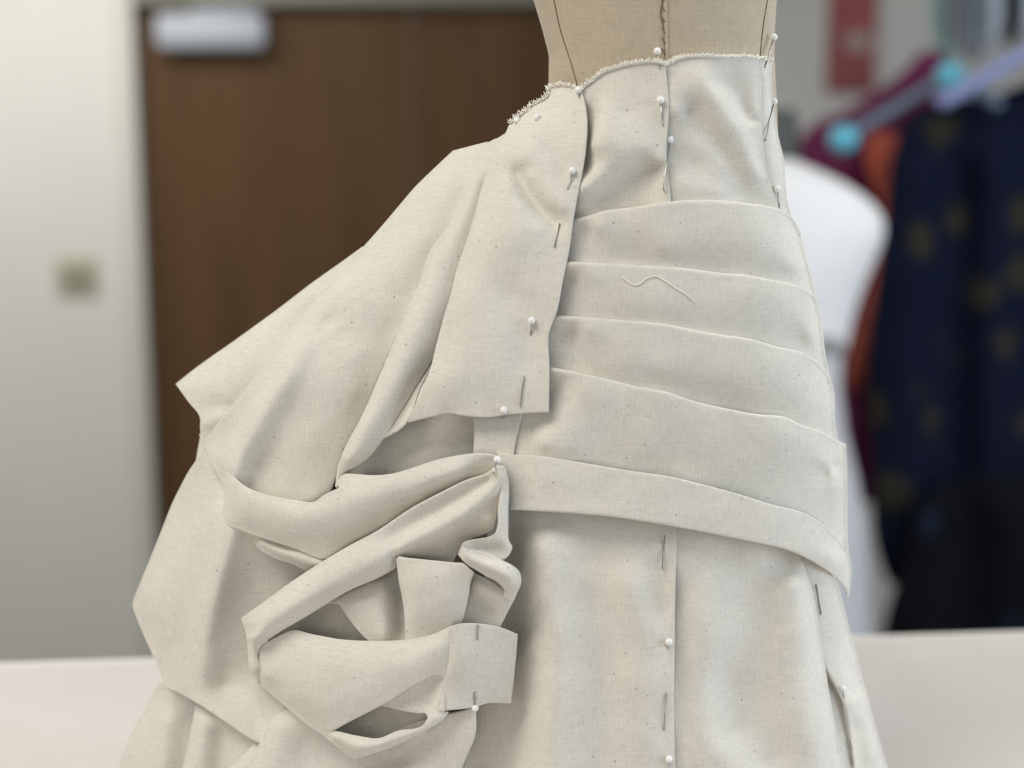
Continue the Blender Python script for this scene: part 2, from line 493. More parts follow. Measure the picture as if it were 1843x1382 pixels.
# --- lower skirt under the tiers
cloth('skirt_panel', [(1462, 1180, -34), (1490, 1225, -30), (1512, 1256, -26), (1522, 1310, -24), (1532, 1384, -22), (1540, 1480, -22), (1490, 1480, -24), (1470, 1300, -32)], [], T=10)
cloth('skirt_panel', [(1420, 985, -14), (1480, 1015, -10), (1506, 1048, -6), (1517, 1085, -4), (1526, 1120, -3), (1540, 1172, -2), (1552, 1220, -1), (1566, 1270, 0), (1582, 1330, 0), (1598, 1384, 0), (1614, 1480, 0),
       (1546, 1480, -8), (1534, 1384, -8), (1526, 1320, -8), (1518, 1272, -8), (1503, 1238, -8), (1484, 1205, -10), (1464, 1130, -14), (1450, 1060, -16), (1440, 1020, -18), (1425, 1005, -18)],
      [ln(-2, (1500, 1120), (1515, 1180), (1524, 1225)), ln(-14, (1532, 1205), (1542, 1240)), ln(2, (1535, 1262), (1556, 1290), (1570, 1360)), ln(-12, (1540, 1310), (1552, 1400)), ln(-4, (1482, 1060), (1496, 1130))], roll=4, T=24, wr=1.4)
cloth('skirt_panel', [(1195, 925, -16), (1339, 955, -16), (1437, 985, -8), (1450, 1025, 0), (1461, 1059, 4), (1474, 1128, 5), (1481, 1170, 5), (1487, 1210, 4), (1495, 1262, 3), (1506, 1320, 2), (1520, 1384, 2), (1535, 1480, 2), (1190, 1480, -4), (1192, 1200, -4)],
      [ln(13, (1432, 1050), (1440, 1090), (1450, 1160), (1456, 1250), (1470, 1330), (1490, 1470)), ln(-8, (1350, 1000), (1365, 1100), (1375, 1200), (1380, 1300), (1385, 1370)),
       ln(-14, (1310, 1230), (1330, 1270), (1330, 1310)), ln(-9, (1250, 965), (1350, 985), (1420, 1010)), ln(2, (1270, 1050), (1265, 1200), (1262, 1400)), ln(6, (1300, 1360), (1340, 1400), (1400, 1420)), ln(-3, (1222, 1000), (1222, 1200), (1222, 1400))], roll=3, T=14, wr=2.8, c=16, g=1.7)
cloth('skirt_panel', [(880, 890, -20), (1050, 905, -18), (1215, 925, -12), (1217, 960, -8), (1216, 1041, 6), (1214, 1172, 6), (1213, 1303, 6), (1216, 1384, 6), (1218, 1480, 6), (790, 1480, -34), (820, 1350, -36), (860, 1150, -36)],
      [ln(-24, (925, 950), (930, 1050), (935, 1180), (930, 1300), (905, 1430)), ln(-8, (960, 935), (1100, 950), (1200, 960)), ln(16, (972, 985), (978, 1020), (988, 1080), (992, 1200), (985, 1320), (975, 1470)),
       ln(-3, (1040, 990), (1070, 1100), (1080, 1250), (1075, 1420)), ln(8, (1140, 1050), (1150, 1100), (1160, 1200), (1158, 1420)), ln(-2, (1190, 980), (1196, 1100)), ln(-30, (905, 1000), (900, 1250))], roll=1.8, T=9, wr=2.6, c=16, g=1.6)

# --- hip tiers, each a fold lying over the one above
cloth('hip_tier', [(1000, 400, 0), (1033, 393, 4), (1063, 387, 6), (1086, 379, 14), (1128, 374, 14), (1185, 365, 14), (1242, 360, 14), (1318, 362, 14), (1375, 370, 14), (1409, 379, 13), (1424, 389, 5), (1436, 406, 2),
       (1448, 450, 0), (1462, 500, 0), (1476, 560, -4), (1300, 540, -10), (1100, 520, -12), (985, 520, -14)],
      [ln(14, (1080, 406), (1200, 391), (1380, 396)), ln(-5, (1055, 416), (1050, 466)), ln(9, (1200, 446), (1350, 446)), ln(-3, (1080, 461), (1250, 471), (1420, 496)), ln(12, (1400, 406), (1425, 476))], roll=5.5, T=24, wr=2.2)
cloth('hip_tier', [(985, 474, 2), (1022, 471, 14), (1090, 474, 16), (1166, 478, 16), (1211, 480, 16), (1261, 486, 16), (1299, 491, 16), (1341, 494, 16), (1375, 501, 16), (1428, 512, 15), (1452, 522, 13), (1467, 533, 5), (1475, 556, 2),
       (1481, 600, 0), (1487, 645, 0), (1497, 690, -4), (1300, 650, -10), (1100, 620, -12), (970, 610, -14)],
      [ln(15, (1060, 496), (1250, 508), (1420, 534)), ln(-4, (1030, 506), (1020, 556)), ln(10, (1130, 536), (1300, 551)), ln(-7, (1360, 606), (1400, 609), (1440, 611)), ln(11, (1440, 546), (1462, 606)), ln(-2, (1150, 574), (1300, 591))], roll=5.5, T=24, wr=2.2)
cloth('hip_tier', [(970, 565, 2), (1001, 567, 14), (1052, 570, 16), (1109, 575, 17), (1166, 579, 17), (1204, 584, 17), (1242, 592, 17), (1299, 602, 17), (1356, 611, 17), (1394, 622, 16), (1447, 636, 15), (1466, 647, 13), (1480, 660, 5), (1493, 678, 3), (1500, 700, 1),
       (1503, 760, 0), (1512, 815, -4), (1300, 770, -10), (1100, 720, -12), (960, 700, -14)],
      [ln(16, (1060, 594), (1250, 616), (1430, 656)), ln(-10, (1030, 606), (1035, 651), (1010, 646)), ln(11, (1120, 646), (1350, 696)), ln(-3, (1180, 686), (1400, 741)), ln(12, (1455, 671), (1480, 726))], roll=5.5, T=24, wr=2.2)
cloth('hip_tier', [(962, 655, 2), (989, 660, 14), (1033, 668, 16), (1090, 681, 18), (1147, 695, 18), (1204, 706, 18), (1242, 719, 18), (1299, 733, 18), (1356, 744, 18), (1417, 752, 18), (1443, 765, 17), (1477, 776, 15), (1508, 793, 6), (1523, 799, 3),
       (1524, 830, 1), (1525, 900, 0), (1526, 975, 0), (1530, 1020, -2), (1400, 960, -8), (1150, 890, -8), (905, 865, -14), (915, 760, -14)],
      [ln(18, (1060, 701), (1250, 741), (1430, 786)), ln(-5, (1000, 696), (990, 726), (960, 776)), ln(14, (980, 796), (1010, 811)), ln(-7, (940, 806), (935, 836)), ln(11, (1150, 766), (1350, 816)), ln(-3, (1100, 816), (1250, 841)), ln(-5, (1430, 891), (1465, 866), (1500, 841)), ln(11, (1480, 806), (1505, 876))],
      roll=5.5, T=24, wr=2.2)
cloth('hem_band', [(895, 812, 4), (921, 817, 8), (969, 820, 24), (1034, 830, 27), (1121, 845, 28), (1208, 858, 28), (1274, 874, 28), (1322, 887, 28), (1383, 906, 28), (1461, 930, 25), (1492, 954, 22), (1513, 976, 8), (1529, 1002, 4), (1533, 1026, 1),
       (1530, 1055, 0), (1527, 1080, 0), (1520, 1062, 4), (1505, 1041, 8), (1470, 1015, 24), (1426, 993, 28), (1339, 972, 30), (1274, 959, 30), (1187, 943, 30), (1100, 930, 30), (1034, 924, 30), (969, 920, 28), (917, 917, 22), (893, 916, 8)],
      [ln(30, (980, 860), (1130, 882), (1300, 922), (1440, 965), (1500, 1010)), ln(16, (940, 860), (935, 900))], roll=3, T=22, wr=2.2)

# --- the pleat that comes out under the side strip
cloth('pleat_lining', [(680, 800, -42), (734, 745, -42), (800, 735, -40), (868, 735, -34), (866, 832, -30), (700, 868, -40), (600, 872, -40), (630, 830, -44)],
      [[(740, 800, -40), (800, 810, -30)]], T=10)
cloth('underlap_strip', [(850, 735, -10), (853, 780, -8), (851, 830, -8), (880, 850, -10), (905, 880, -10), (914, 905, -8), (920, 860, -6), (922, 839, -4), (932, 780, -4), (944, 735, -4)], [], roll=1.5, T=5)
cloth('pleat_fold', [(787, 615, -18), (779, 655, -10), (757, 700, 0), (736, 757, 8), (722, 772, 6), (688, 791, 2), (690, 770, -6), (722, 725, -12), (757, 678, -18)],
      [[(765, 665, -22), (745, 700, -14), (720, 745, -4)]], T=12)

# --- upper bustle
cloth('bustle_flap', [(652, 444, 0), (626, 463, 0), (560, 510, 0), (500, 556, 0), (430, 607, 0), (342, 670, 0), (316, 691, 0), (338, 722, 0), (360, 753, 0), (360, 769, 0), (364, 797, 0),
       (385, 800, -10), (425, 745, -10), (465, 700, -10), (500, 650, -10), (537, 603, -10), (575, 550, -10), (630, 490, -8), (670, 450, -6)],
      [ln(6, (560, 535), (450, 625), (360, 695)), ln(-2, (590, 510), (480, 640), (395, 740)), [(368, 762, 8), (400, 748, 2)], [(385, 735, -4), (410, 728, -8)]], T=90, wr=1.4)
C2L = [(815, 271, 0), (780, 304, 0), (749, 334, 0), (718, 370, 0), (691, 402, 0), (670, 426, 0), (651, 447, 2), (612, 490, 6), (560, 548, 8), (519, 603, 9), (483, 649, 10), (447, 698, 11), (408, 743, 10), (366, 796, 6),
       (376, 825, 8), (390, 850, 10), (399, 868, 10), (402, 900, 10), (401, 926, 10), (411, 946, 10), (429, 953, 10), (465, 966, 12), (530, 987, 12), (589, 1007, 8), (640, 985, 2)]
UP = [(399, 868), (376, 825)]
cloth('bustle_swag', C2L[:15] + [(400, 868, 4, 0), (424, 890, 0), (470, 908, -10), (520, 914, -16), (561, 918, -20), (590, 905, -26),
       (612, 845, -26), (630, 808, -26), (660, 753, -26), (698, 665, -22), (728, 600, -18), (740, 572, -16), (766, 507, -16), (785, 451, -16), (818, 406, -14), (847, 340, -12), (866, 288, -8), (880, 254, 0)],
      [ln(17, (600, 512), (578, 560), (556, 605)), [(556, 605, 22), (512, 678, 26), (486, 724, 28), (454, 782, 31), (431, 821, 38), (422, 846, 40), (426, 860, 35)],
       [(378, 828, 8), (395, 841, 16), (412, 852, 27)],
       [(612, 585, 10), (580, 622, 11), (545, 690, 9), (515, 745, 6), (485, 800, 3), (460, 840, 0)], [(640, 640, 2), (590, 740, -4), (530, 830, -8)], [(640, 700, -8), (590, 820, -18)],
       [(450, 872, 0), (480, 886, -6), (520, 892, -10), (560, 895, -14), (590, 880, -22)],
       [(705, 590, -12), (675, 665, -16), (635, 755, -20)],
       [(760, 330, 4), (690, 450, 14), (640, 540, 16)], [(820, 330, 0), (760, 450, 2), (700, 560, 0)], [(590, 575, 8), (610, 600, 6)],
       [(395, 800, 12), (440, 740, 14), (500, 665, 14)]],
      T=60, wr=1.7, c=5, roll=3, ctrl=10, corner=26)
cloth('bustle_swag_lip', [(375, 824, 7, 0), (395, 840, 16, 0), (412, 851, 28, .1), (425, 861, 35, .5), (441, 874, 36, 1), (477, 889, 35, 1), (509, 896, 34, 1), (540, 901, 33, 1), (564, 903, 33, 1), (584, 890, 35, 1), (610, 878, 38, 1), (656, 864, 40, 1), (726, 847, 44, 1), (791, 826, 46, 1), (840, 817, 48, 1), (869, 815, 50, 1), (893, 820, 50, 1), (903, 834, 42, 1), (897, 850, 30, 1),
       (850, 878, 10, 1), (800, 900, 0, 1), (742, 928, -2, 1), (690, 965, 0, 1), (640, 985, 2, 1), (589, 1007, 8, 1), (530, 987, 12, 1), (465, 966, 12, 1), (429, 953, 10, 1), (411, 946, 10, 1), (401, 926, 10, 1), (402, 900, 10, 1), (399, 868, 10, 1), (389, 848, 9, .6)],
      [[(445, 905, 41), (510, 926, 43), (580, 926, 45), (660, 896, 51), (740, 874, 53), (830, 845, 55)],
       [(432, 874, 38), (478, 898, 40), (564, 912, 40), (612, 888, 43), (726, 856, 49), (830, 828, 52)],
       [(440, 935, 28), (530, 962, 30), (600, 965, 28), (680, 930, 30), (760, 897, 28)],
       [(408, 868, 24), (412, 905, 24)]],
      T=50, wr=1.4, c=6, roll=3, ctrl=10)
cloth('bustle_pleat', [(855, 284, 6), (837, 340, 9), (808, 406, 11), (775, 451, 11), (756, 507, 11), (730, 572, 9), (707, 621, 10), (688, 665, 10), (668, 712, 10), (649, 753, 10), (620, 808, 10), (608, 841, 12), (603, 876, 14), (608, 880, 14), (613, 862, 12), (618, 853, 8),
       (640, 840, 4), (662, 825, 2), (688, 793, 0), (721, 741, -4), (757, 682, -8), (790, 630, -8), (805, 572, -2), (822, 529, 0), (832, 487, 2), (848, 441, 2), (865, 389, 2), (876, 344, 2), (890, 301, 2), (908, 262, 2), (906, 245, 2), (886, 252, 3)],
      [ln(20, (855, 320), (815, 420), (775, 510), (740, 600), (700, 690), (660, 760), (628, 825)), ln(18, (795, 500), (745, 630), (690, 740))], roll=4, T=26, wr=1.0)
cloth('bustle_pleat', [(606, 868, 16), (617, 854, 12), (640, 853, 12), (670, 855, 14), (712, 852, 22), (690, 862, 24), (655, 872, 24), (612, 884, 22)], [], roll=2, T=20, wr=.3)

# --- side strip: flat panel pinned over the pleats from the waist
cloth('side_strip', [(919, 220, 8), (939, 203, 9), (958, 187, 10), (984, 171, 11), (989, 154, 12), (1009, 150, 13), (1030, 153, 13), (1046, 160, 14), (1054, 189, 15), (1057, 212, 16), (1056, 260, 16), (1048, 313, 16), (1040, 352, 17), (1033, 391, 18), (1025, 448, 19),
       (1014, 501, 20), (1001, 565, 21), (989, 597, 22), (989, 660, 22), (988, 742, 22), (942, 744, 22), (908, 747, 22), (880, 751, 24), (850, 750, 25), (832, 748, 22), (812, 744, 16), (770, 752, 16), (734, 761, 12),
       (745, 735, 16), (757, 700, 18), (772, 670, 18), (785, 621, 17), (798, 572, 17), (811, 529, 16), (821, 487, 16), (837, 441, 15), (854, 389, 14), (865, 344, 13), (880, 301, 12), (893, 254, 8), (905, 246, 7)],
      [ln(4, (932, 310), (945, 338), (960, 362), (982, 388), (1000, 402)), ln(23, (957, 318), (985, 360), (1014, 376)), ln(25, (916, 330), (940, 366), (978, 410)),
       ln(22, (960, 240), (940, 285)), ln(28, (880, 420), (850, 540), (810, 680)), ln(20, (920, 530), (955, 560), (975, 585)), ln(26, (905, 600), (880, 690)), ln(15, (955, 600), (940, 660)), ln(26, (970, 480), (950, 520)),
       ln(13, (1000, 200), (990, 260), (1010, 310))], roll=2, T=9, wr=3.2, c=5)

# --- lower bustle: knot of folds
cloth('knot_lining', [(480, 1150, -20), (540, 1095, -22), (650, 1040, -24), (720, 1010, -20), (760, 1160, -10), (620, 1180, -14), (500, 1180, -16)], [], T=8)
cloth('knot_lining', [(590, 1316, -4), (690, 1255, -4), (780, 1270, 0), (785, 1310, 2), (690, 1345, 0)], [[(640, 1310, -10), (700, 1300, -10)]], T=8)
cloth('knot_fold', [(588, 1086, 6), (610, 1087, 16), (634, 1122, 18), (668, 1156, 16), (740, 1160, 6), (740, 1100, -6), (726, 1030, -12), (700, 1015, -14), (640, 1045, -4)],
      [ln(26, (640, 1085), (670, 1120), (690, 1150)), ln(20, (690, 1060), (700, 1130)), ln(-8, (720, 1060), (724, 1140))], roll=2.5, T=24)
cloth('knot_tail', [(487, 1296, 2), (517, 1277, 4), (560, 1285, 4), (650, 1325, 4), (760, 1295, 8), (857, 1272, 16), (855, 1326, 16), (844, 1353, 14), (831, 1384, 12), (812, 1480, 8), (415, 1480, 10), (447, 1378, 6), (468, 1335, 3), (478, 1312, 2)],
      [ln(18, (500, 1310), (485, 1350), (465, 1400)), ln(-4, (560, 1320), (545, 1380), (520, 1470)), ln(-10, (600, 1355), (640, 1385), (720, 1360)), ln(10, (700, 1400), (760, 1380)), ln(14, (820, 1300), (800, 1360))], roll=4, T=40, wr=1.6)
cloth('knot_fold', [(463, 1226, -16), (472, 1266, -14), (480, 1308, -12), (500, 1300, -10), (530, 1282, -8), (560, 1290, -10), (520, 1240, -14)], [], T=14)
cloth('knot_fold', [(824, 1120, 18), (838, 1060, 22), (848, 1030, 24), (869, 1038, 26), (890, 1050, 28), (910, 1062, 30), (934, 1058, 30), (926, 1078, 30), (917, 1095, 28), (897, 1136, 22), (820, 1140, 16)],
      [ln(36, (862, 1050), (890, 1066), (912, 1078)), ln(20, (860, 1085), (885, 1100))], roll=3, T=22)
# long band from the pin down to the left, turned at its end
cloth('bustle_band', [(906, 838, 66), (893, 838, 64), (879, 849, 62), (840, 863, 58), (791, 887, 54), (742, 913, 52), (677, 956, 50), (628, 982, 48), (589, 1005, 46), (530, 1043, 44), (465, 1090, 40), (434, 1112, 36), (441, 1134, 36), (446, 1171, 34), (449, 1203, 32), (466, 1230, 26),
       (472, 1205, 28), (464, 1178, 32), (468, 1166, 34), (498, 1141, 38), (547, 1112, 40), (589, 1086, 40), (628, 1063, 40), (687, 1037, 38), (713, 1022, 36), (714, 1002, 36), (722, 1006, 24), (760, 1012, 20), (813, 1018, 16), (824, 995, 18), (838, 975, 24), (872, 962, 32), (889, 955, 36), (894, 927, 40), (905, 871, 58), (911, 846, 62)],
      [[(903, 858, 66), (882, 883, 66), (840, 919, 64), (791, 945, 62), (742, 974, 60), (718, 992, 58)], [(880, 866, 52), (820, 902, 42), (760, 940, 42), (700, 972, 48)],
       [(885, 895, 60), (840, 940, 50), (780, 980, 40), (740, 996, 36)], [(885, 935, 50), (850, 962, 34)],
       ln(64, (690, 1000), (620, 1035), (550, 1080), (490, 1120), (456, 1150)), ln(60, (640, 1000), (560, 1050), (480, 1104)), ln(50, (700, 1020), (600, 1070), (500, 1128)), ln(42, (452, 1140), (455, 1180), (459, 1205))], roll=3, T=34, wr=1.0, c=6)
# front lower band
cloth('bustle_band', [(450, 1156, 25), (464, 1165, 29), (500, 1145, 33), (527, 1134, 32), (563, 1141, 34), (612, 1150, 36), (677, 1153, 38), (729, 1151, 42), (774, 1143, 46), (800, 1132, 50), (815, 1125, 54), (816, 1165, 52), (808, 1218, 46), (798, 1219, 46), (788, 1215, 48), (757, 1227, 50), (695, 1265, 50), (633, 1297, 46), (598, 1316, 42),
       (610, 1340, 30), (551, 1304, 24), (522, 1279, 22), (490, 1252, 22), (464, 1228, 22), (449, 1203, 20)],
      [[(470, 1182, 31), (478, 1182, 34), (505, 1172, 39), (540, 1160, 43)], [(480, 1215, 40), (540, 1190, 50), (640, 1185, 56), (740, 1180, 58), (795, 1160, 58)], [(530, 1250, 46), (590, 1280, 52), (650, 1255, 58), (730, 1215, 58), (790, 1195, 54)], [(560, 1230, 58), (660, 1215, 62), (740, 1200, 60)]], roll=3, T=30, wr=1.4)
cloth('knot_fold', [(685, 1270, 30), (730, 1240, 34), (788, 1212, 40), (803, 1216, 44), (800, 1280, 44), (761, 1284, 34)], [[(785, 1225, 34), (770, 1265, 30)]], T=14, roll=2)
cloth('bustle_band_end', [(806, 1130, 62), (820, 1124, 62), (861, 1122, 52), (898, 1128, 38), (932, 1141, 24), (929, 1180, 16), (926, 1211, 12), (920, 1266, 2), (876, 1266, 14), (856, 1272, 22), (810, 1278, 40), (785, 1280, 40), (792, 1250, 42), (800, 1215, 46), (806, 1175, 52)],
      [[(812, 1150, 60), (808, 1210, 52)]], roll=1.6, T=12, wr=1.0)
cloth('knot_lip', [(594, 1312, 38), (645, 1324, 36), (682, 1328, 36), (715, 1315, 38), (763, 1303, 40), (770, 1291, 40), (764, 1281, 40), (790, 1278, 40), (808, 1281, 40), (800, 1292, 40), (757, 1319, 36), (695, 1348, 32), (637, 1367, 28), (598, 1338, 28), (560, 1306, 28)],
      [[(600, 1328, 46), (650, 1345, 50), (710, 1330, 52), (770, 1306, 50), (790, 1288, 46)]], roll=3, T=26)
# folds right of the band, twisted up to the pin
cloth('knot_fold', [(713, 1006, 52), (718, 1001, 56), (730, 1003, 58), (758, 1006, 60), (817, 1012, 62), (835, 1014, 62), (845, 1022, 60), (854, 1030, 56), (849, 1042, 54), (843, 1075, 48), (830, 1122, 38), (815, 1150, 30), (770, 1165, 28), (730, 1165, 26), (726, 1090, 36), (717, 1040, 48)],
      [ln(68, (760, 1030), (800, 1034)), ln(64, (770, 1075), (800, 1080)), [(733, 1050, 60), (742, 1110, 48)]], roll=3, T=24, wr=1.0)
cloth('knot_fold', [(906, 842, 64), (914, 858, 58), (916, 880, 52), (915, 915, 48), (915, 946, 48), (916, 972, 50), (922, 985, 52), (919, 994, 52), (908, 1006, 54), (893, 1006, 56), (877, 998, 58), (862, 993, 60), (844, 990, 64), (836, 987, 68), (831, 980, 72), (838, 974, 74), (850, 971, 74), (870, 968, 74), (882, 965, 74), (890, 961, 72), (894, 952, 70), (896, 915, 62), (901, 880, 60)],
      [[(852, 980, 56), (880, 978, 54), (900, 985, 54)], [(905, 900, 62), (904, 940, 66), (897, 965, 66)], [(911, 960, 52), (911, 980, 56)]], roll=1.8, T=24, wr=.5, step=3)
cloth('knot_fold', [(832, 979, 70), (837, 986, 72), (844, 988, 72), (862, 991, 70), (877, 995, 70), (893, 1003, 70), (908, 1010, 70), (923, 1018, 68), (933, 1026, 64), (938, 1040, 58), (936, 1056, 54), (929, 1068, 50), (918, 1082, 46), (906, 1074, 48), (908, 1063, 54), (903, 1055, 58), (893, 1046, 60), (877, 1038, 60), (862, 1029, 60), (847, 1020, 60), (835, 1011, 60), (824, 998, 60), (827, 990, 64)],
      [[(842, 1002, 78), (870, 1016, 80), (900, 1032, 80), (920, 1044, 72)], [(850, 994, 66), (880, 1004, 68)]], roll=2, T=24, wr=.5, step=3)
# ------------------------------------------------------------------ dress form above the skirt
DF = thing('dress_form', (base_pt[0], Y0 + .01, HT), 'tan linen half-scale dress form wearing the draped muslin skirt, standing on the table', 'dress form')
prof = [(-640, 1150, 4, 4), (-632, 1150, 62, 60), (-560, 1150, 66, 62), (-520, 1150, 110, 90), (-480, 1150, 225, 118), (-420, 1150, 262, 135), (-330, 1152, 280, 150), (-220, 1160, 272, 158), (-120, 1168, 250, 152), (0, 1179, 219, 148), (50, 1185, 210, 150), (100, 1191, 203, 152), (160, 1192, 205, 154), (230, 1192, 208, 160), (300, 1190, 212, 165)]
ys = np.arange(-640, 301, 12)
pc = [np.interp(ys, [p[0] for p in prof], [p[i] for p in prof]) for i in (1, 2, 3)]
def form_xyz(y, a, grow=0.0):
    c_, w, b = [float(np.interp(y, [p[0] for p in prof], [p[i] for p in prof])) for i in (1, 2, 3)]
    return atd(c_ + (w + grow) * cos(a), y, (b + grow) * sin(a))
mb = MB()
mb.loft([[tuple(form_xyz(float(y), 2 * pi * k / 72)) for k in range(72)] for y in ys])
mb.build('torso', M['linen'], DF)
def form_at(x, y, grow):
    c_, w = [float(np.interp(y, [p[0] for p in prof], [p[i] for p in prof])) for i in (1, 2)]
    a = math.acos(max(-1, min(1, (x - c_) / w)))
    return form_xyz(y, a, grow)
for pts in ([(958, -200), (975, -90), (997, 0), (1009, 55), (1023, 98), (1038, 150), (1046, 190)], [(1190, -200), (1191, -90), (1192, 0), (1189, 29), (1195, 52), (1196, 80), (1197, 120)], [(1396, -200), (1390, -90), (1381, 0), (1375, 36), (1368, 100), (1366, 130)]):
    q = smooth_outline([(a, b, 0) for a, b in pts], 6, closed=False)
    mb = MB(); mb.tube([form_at(p[0], p[1], .2) for p in q], .00035, 6); mb.build('seam', M['seam'], DF)
# raised allowance and the little hand stitches of the middle seam
q = smooth_outline([(a, b, 0) for a, b in [(1197, -200), (1198, 0), (1199, 60), (1201, 120)]], 6, closed=False)
mb = MB(); mb.tube([form_at(p[0], p[1], .0) for p in q], .0010, 8); mb.build('seam_allowance', M['linen'], DF)
for y in range(-8, 110, 19):
    mb = MB(); mb.tube([form_at(1190 + (y % 3), y, .8), form_at(1196, y + 9, 1.8), form_at(1201, y + 13, 1.0)], .0004, 6)
    mb.build('stitch', M['seam'], DF)
mb = MB(); zt = at(1150, -636, Y0)[2]
mb.tube([(base_pt[0], Y0, HT + .006), (base_pt[0], Y0, zt - .2)], .012, 16); mb.build('stand_pole', M['rackmetal'], DF)
mb = MB(); mb.tube([(base_pt[0], Y0, HT + .0005), (base_pt[0], Y0, HT + .008)], .09, 40); mb.build('stand_base', M['rackmetal'], DF)

# ------------------------------------------------------------------ table
pl, pr = on_table(0, 1194), on_table(1843, 1136)
yaw = math.atan2(pr[1] - pl[1], pr[0] - pl[0])
mid = (pl + pr) / 2
ex = np.array([cos(yaw), sin(yaw), 0]); ey = np.array([-sin(yaw), cos(yaw), 0])
TB = thing('cutting_table', (mid[0], mid[1] - .35, 0), 'wide pinkish beige table that the draped form stands on', 'table')
def tbox(mb, x0, x1, y0, y1, z0, z1):
    vs = []
    for z in (z0, z1):
        for (x, y) in ((x0, y0), (x1, y0), (x1, y1), (x0, y1)):
            p = mid + ex * x + ey * y; vs.append((p[0], p[1], z))
    mb.add(vs, [(0, 3, 2, 1), (4, 5, 6, 7), (0, 1, 5, 4), (1, 2, 6, 5), (2, 3, 7, 6), (3, 0, 4, 7)])
mb = MB(); tbox(mb, -1.1, 1.1, -.86, -.0065, HT - .03, HT); mb.build('tabletop', M['table'], TB, smooth=False)
mb = MB(); tbox(mb, -1.1, 1.1, -.0065, 0, HT - .03, HT + .0004); mb.build('edge_halo_strip', M['edge'], TB, smooth=False)  # thin strip added to carry the bright halo
for sx in (-1.02, .96):
    for sy in (-.80, -.10):
        mb = MB(); tbox(mb, sx, sx + .06, sy, sy + .06, 0, HT - .03); mb.build('leg', M['rackmetal'], TB, smooth=False)

# ------------------------------------------------------------------ room
YW = 4.1
def sbox(name, lo, hi, mat, bevel=0):
    mb = MB(); mb.box(lo, hi); return struct(mb.build(name, mat, smooth=False, bevel=bevel))
XL, XR, YB, ZC = -2.3, 3.4, -2.2, 2.75
sbox('floor', (XL, YB, -.05), (XR, YW + .1, 0), M['floor'])
sbox('ceiling', (XL, YB, ZC), (XR, YW + .1, ZC + .05), M['ceil'])
dl, dr = at(238, 500, YW)[0], at(1248, 500, YW)[0]
dl = at(250, 254, YW)[0]; dm = at(741, 254, YW)[0]; dr = dm + (dm - dl)
zt = at(600, 7, YW)[2]
fw = .055
sbox('wall_back', (XL, YW, 0), (dl - fw, YW + .1, ZC), M['wall'])
sbox('wall_back.001', (dr + fw, YW, 0), (XR, YW + .1, ZC), M['wall'])
sbox('wall_back.002', (dl - fw, YW, zt + fw), (dr + fw, YW + .1, ZC), M['wall'])
sbox('wall_left', (XL - .1, YB, 0), (XL, YW + .1, ZC), M['wall'])
sbox('trim_1', (dl - fw, YW - .02, 0), (dl, YW + .1, zt + fw), M['frame'], .004)
sbox('trim_2', (dr, YW - .02, 0), (dr + fw, YW + .1, zt + fw), M['frame'], .004)
sbox('trim_3', (dl, YW - .02, zt), (dr, YW + .1, zt + fw), M['head_frame_shaded'], .004)
sbox('baseboard_back', (XL, YW - .015, 0), (dl - fw, YW, .1), M['dark_grey'])
d1 = sbox('door_1', (dl + .003, YW + .03, .005), (dm - .003, YW + .075, zt - .004), M['wood'], .003)
d2 = sbox('door_2', (dm + .003, YW + .034, .005), (dr - .003, YW + .079, zt - .004), M['wood'], .003)
for d_, x in ((d1, dm - .07), (d2, dm + .07)):
    mb = MB(); mb.box((x - .02, YW + .02, .95), (x + .02, YW + .032, 1.15)); mb.tube([(x, YW + .03, 1.02), (x, YW - .03, 1.02), (x + (-.1 if x < dm else .1), YW - .03, 1.02)], .009, 10)
    mb.build('door_handle', M['metal_grey'], d_)
# door closer on the left leaf
p0, p1 = at(283, 27, YW), at(480, 88, YW)
dc = thing('door_closer', ((p0[0] + p1[0]) / 2, YW, p1[2]), 'pale grey metal door closer at the top of the brown door', 'door closer')
mb = MB(); mb.box((p0[0], YW - .035, p1[2]), (p1[0], YW + .031, p0[2])); mb.build('body', M['metal_grey'], dc, bevel=.012)
mb = MB(); mb.tube([(p0[0] + .1, YW + .0, p0[2] - .01), (p0[0] + .1, YW + .0, p0[2] + .012), (p0[0] + .27, YW - .015, p0[2] + .014), (p0[0] + .3, YW + .02, zt - .002)], .008, 8); mb.build('arm', M['metal_grey'], dc)
# light switch
p0, p1 = at(101, 463, YW), at(178, 532, YW)
ls = thing('light_switch', ((p0[0] + p1[0]) / 2, YW, (p0[2] + p1[2]) / 2), 'olive beige light switch plate on the pale wall beside the door', 'light switch')
mb = MB(); mb.box((p0[0], YW - .008, p1[2]), (p1[0], YW, p0[2])); mb.build('plate', M['switch'], ls, bevel=.003)
cxm = (p0[0] + p1[0]) / 2; czm = (p0[2] + p1[2]) / 2
for sx in (-.024, .024):
    mb = MB(); mb.box((cxm + sx - .016, YW - .014, czm - .032), (cxm + sx + .016, YW - .007, czm + .032)); mb.build('rocker', M['switch2'], ls, bevel=.003)

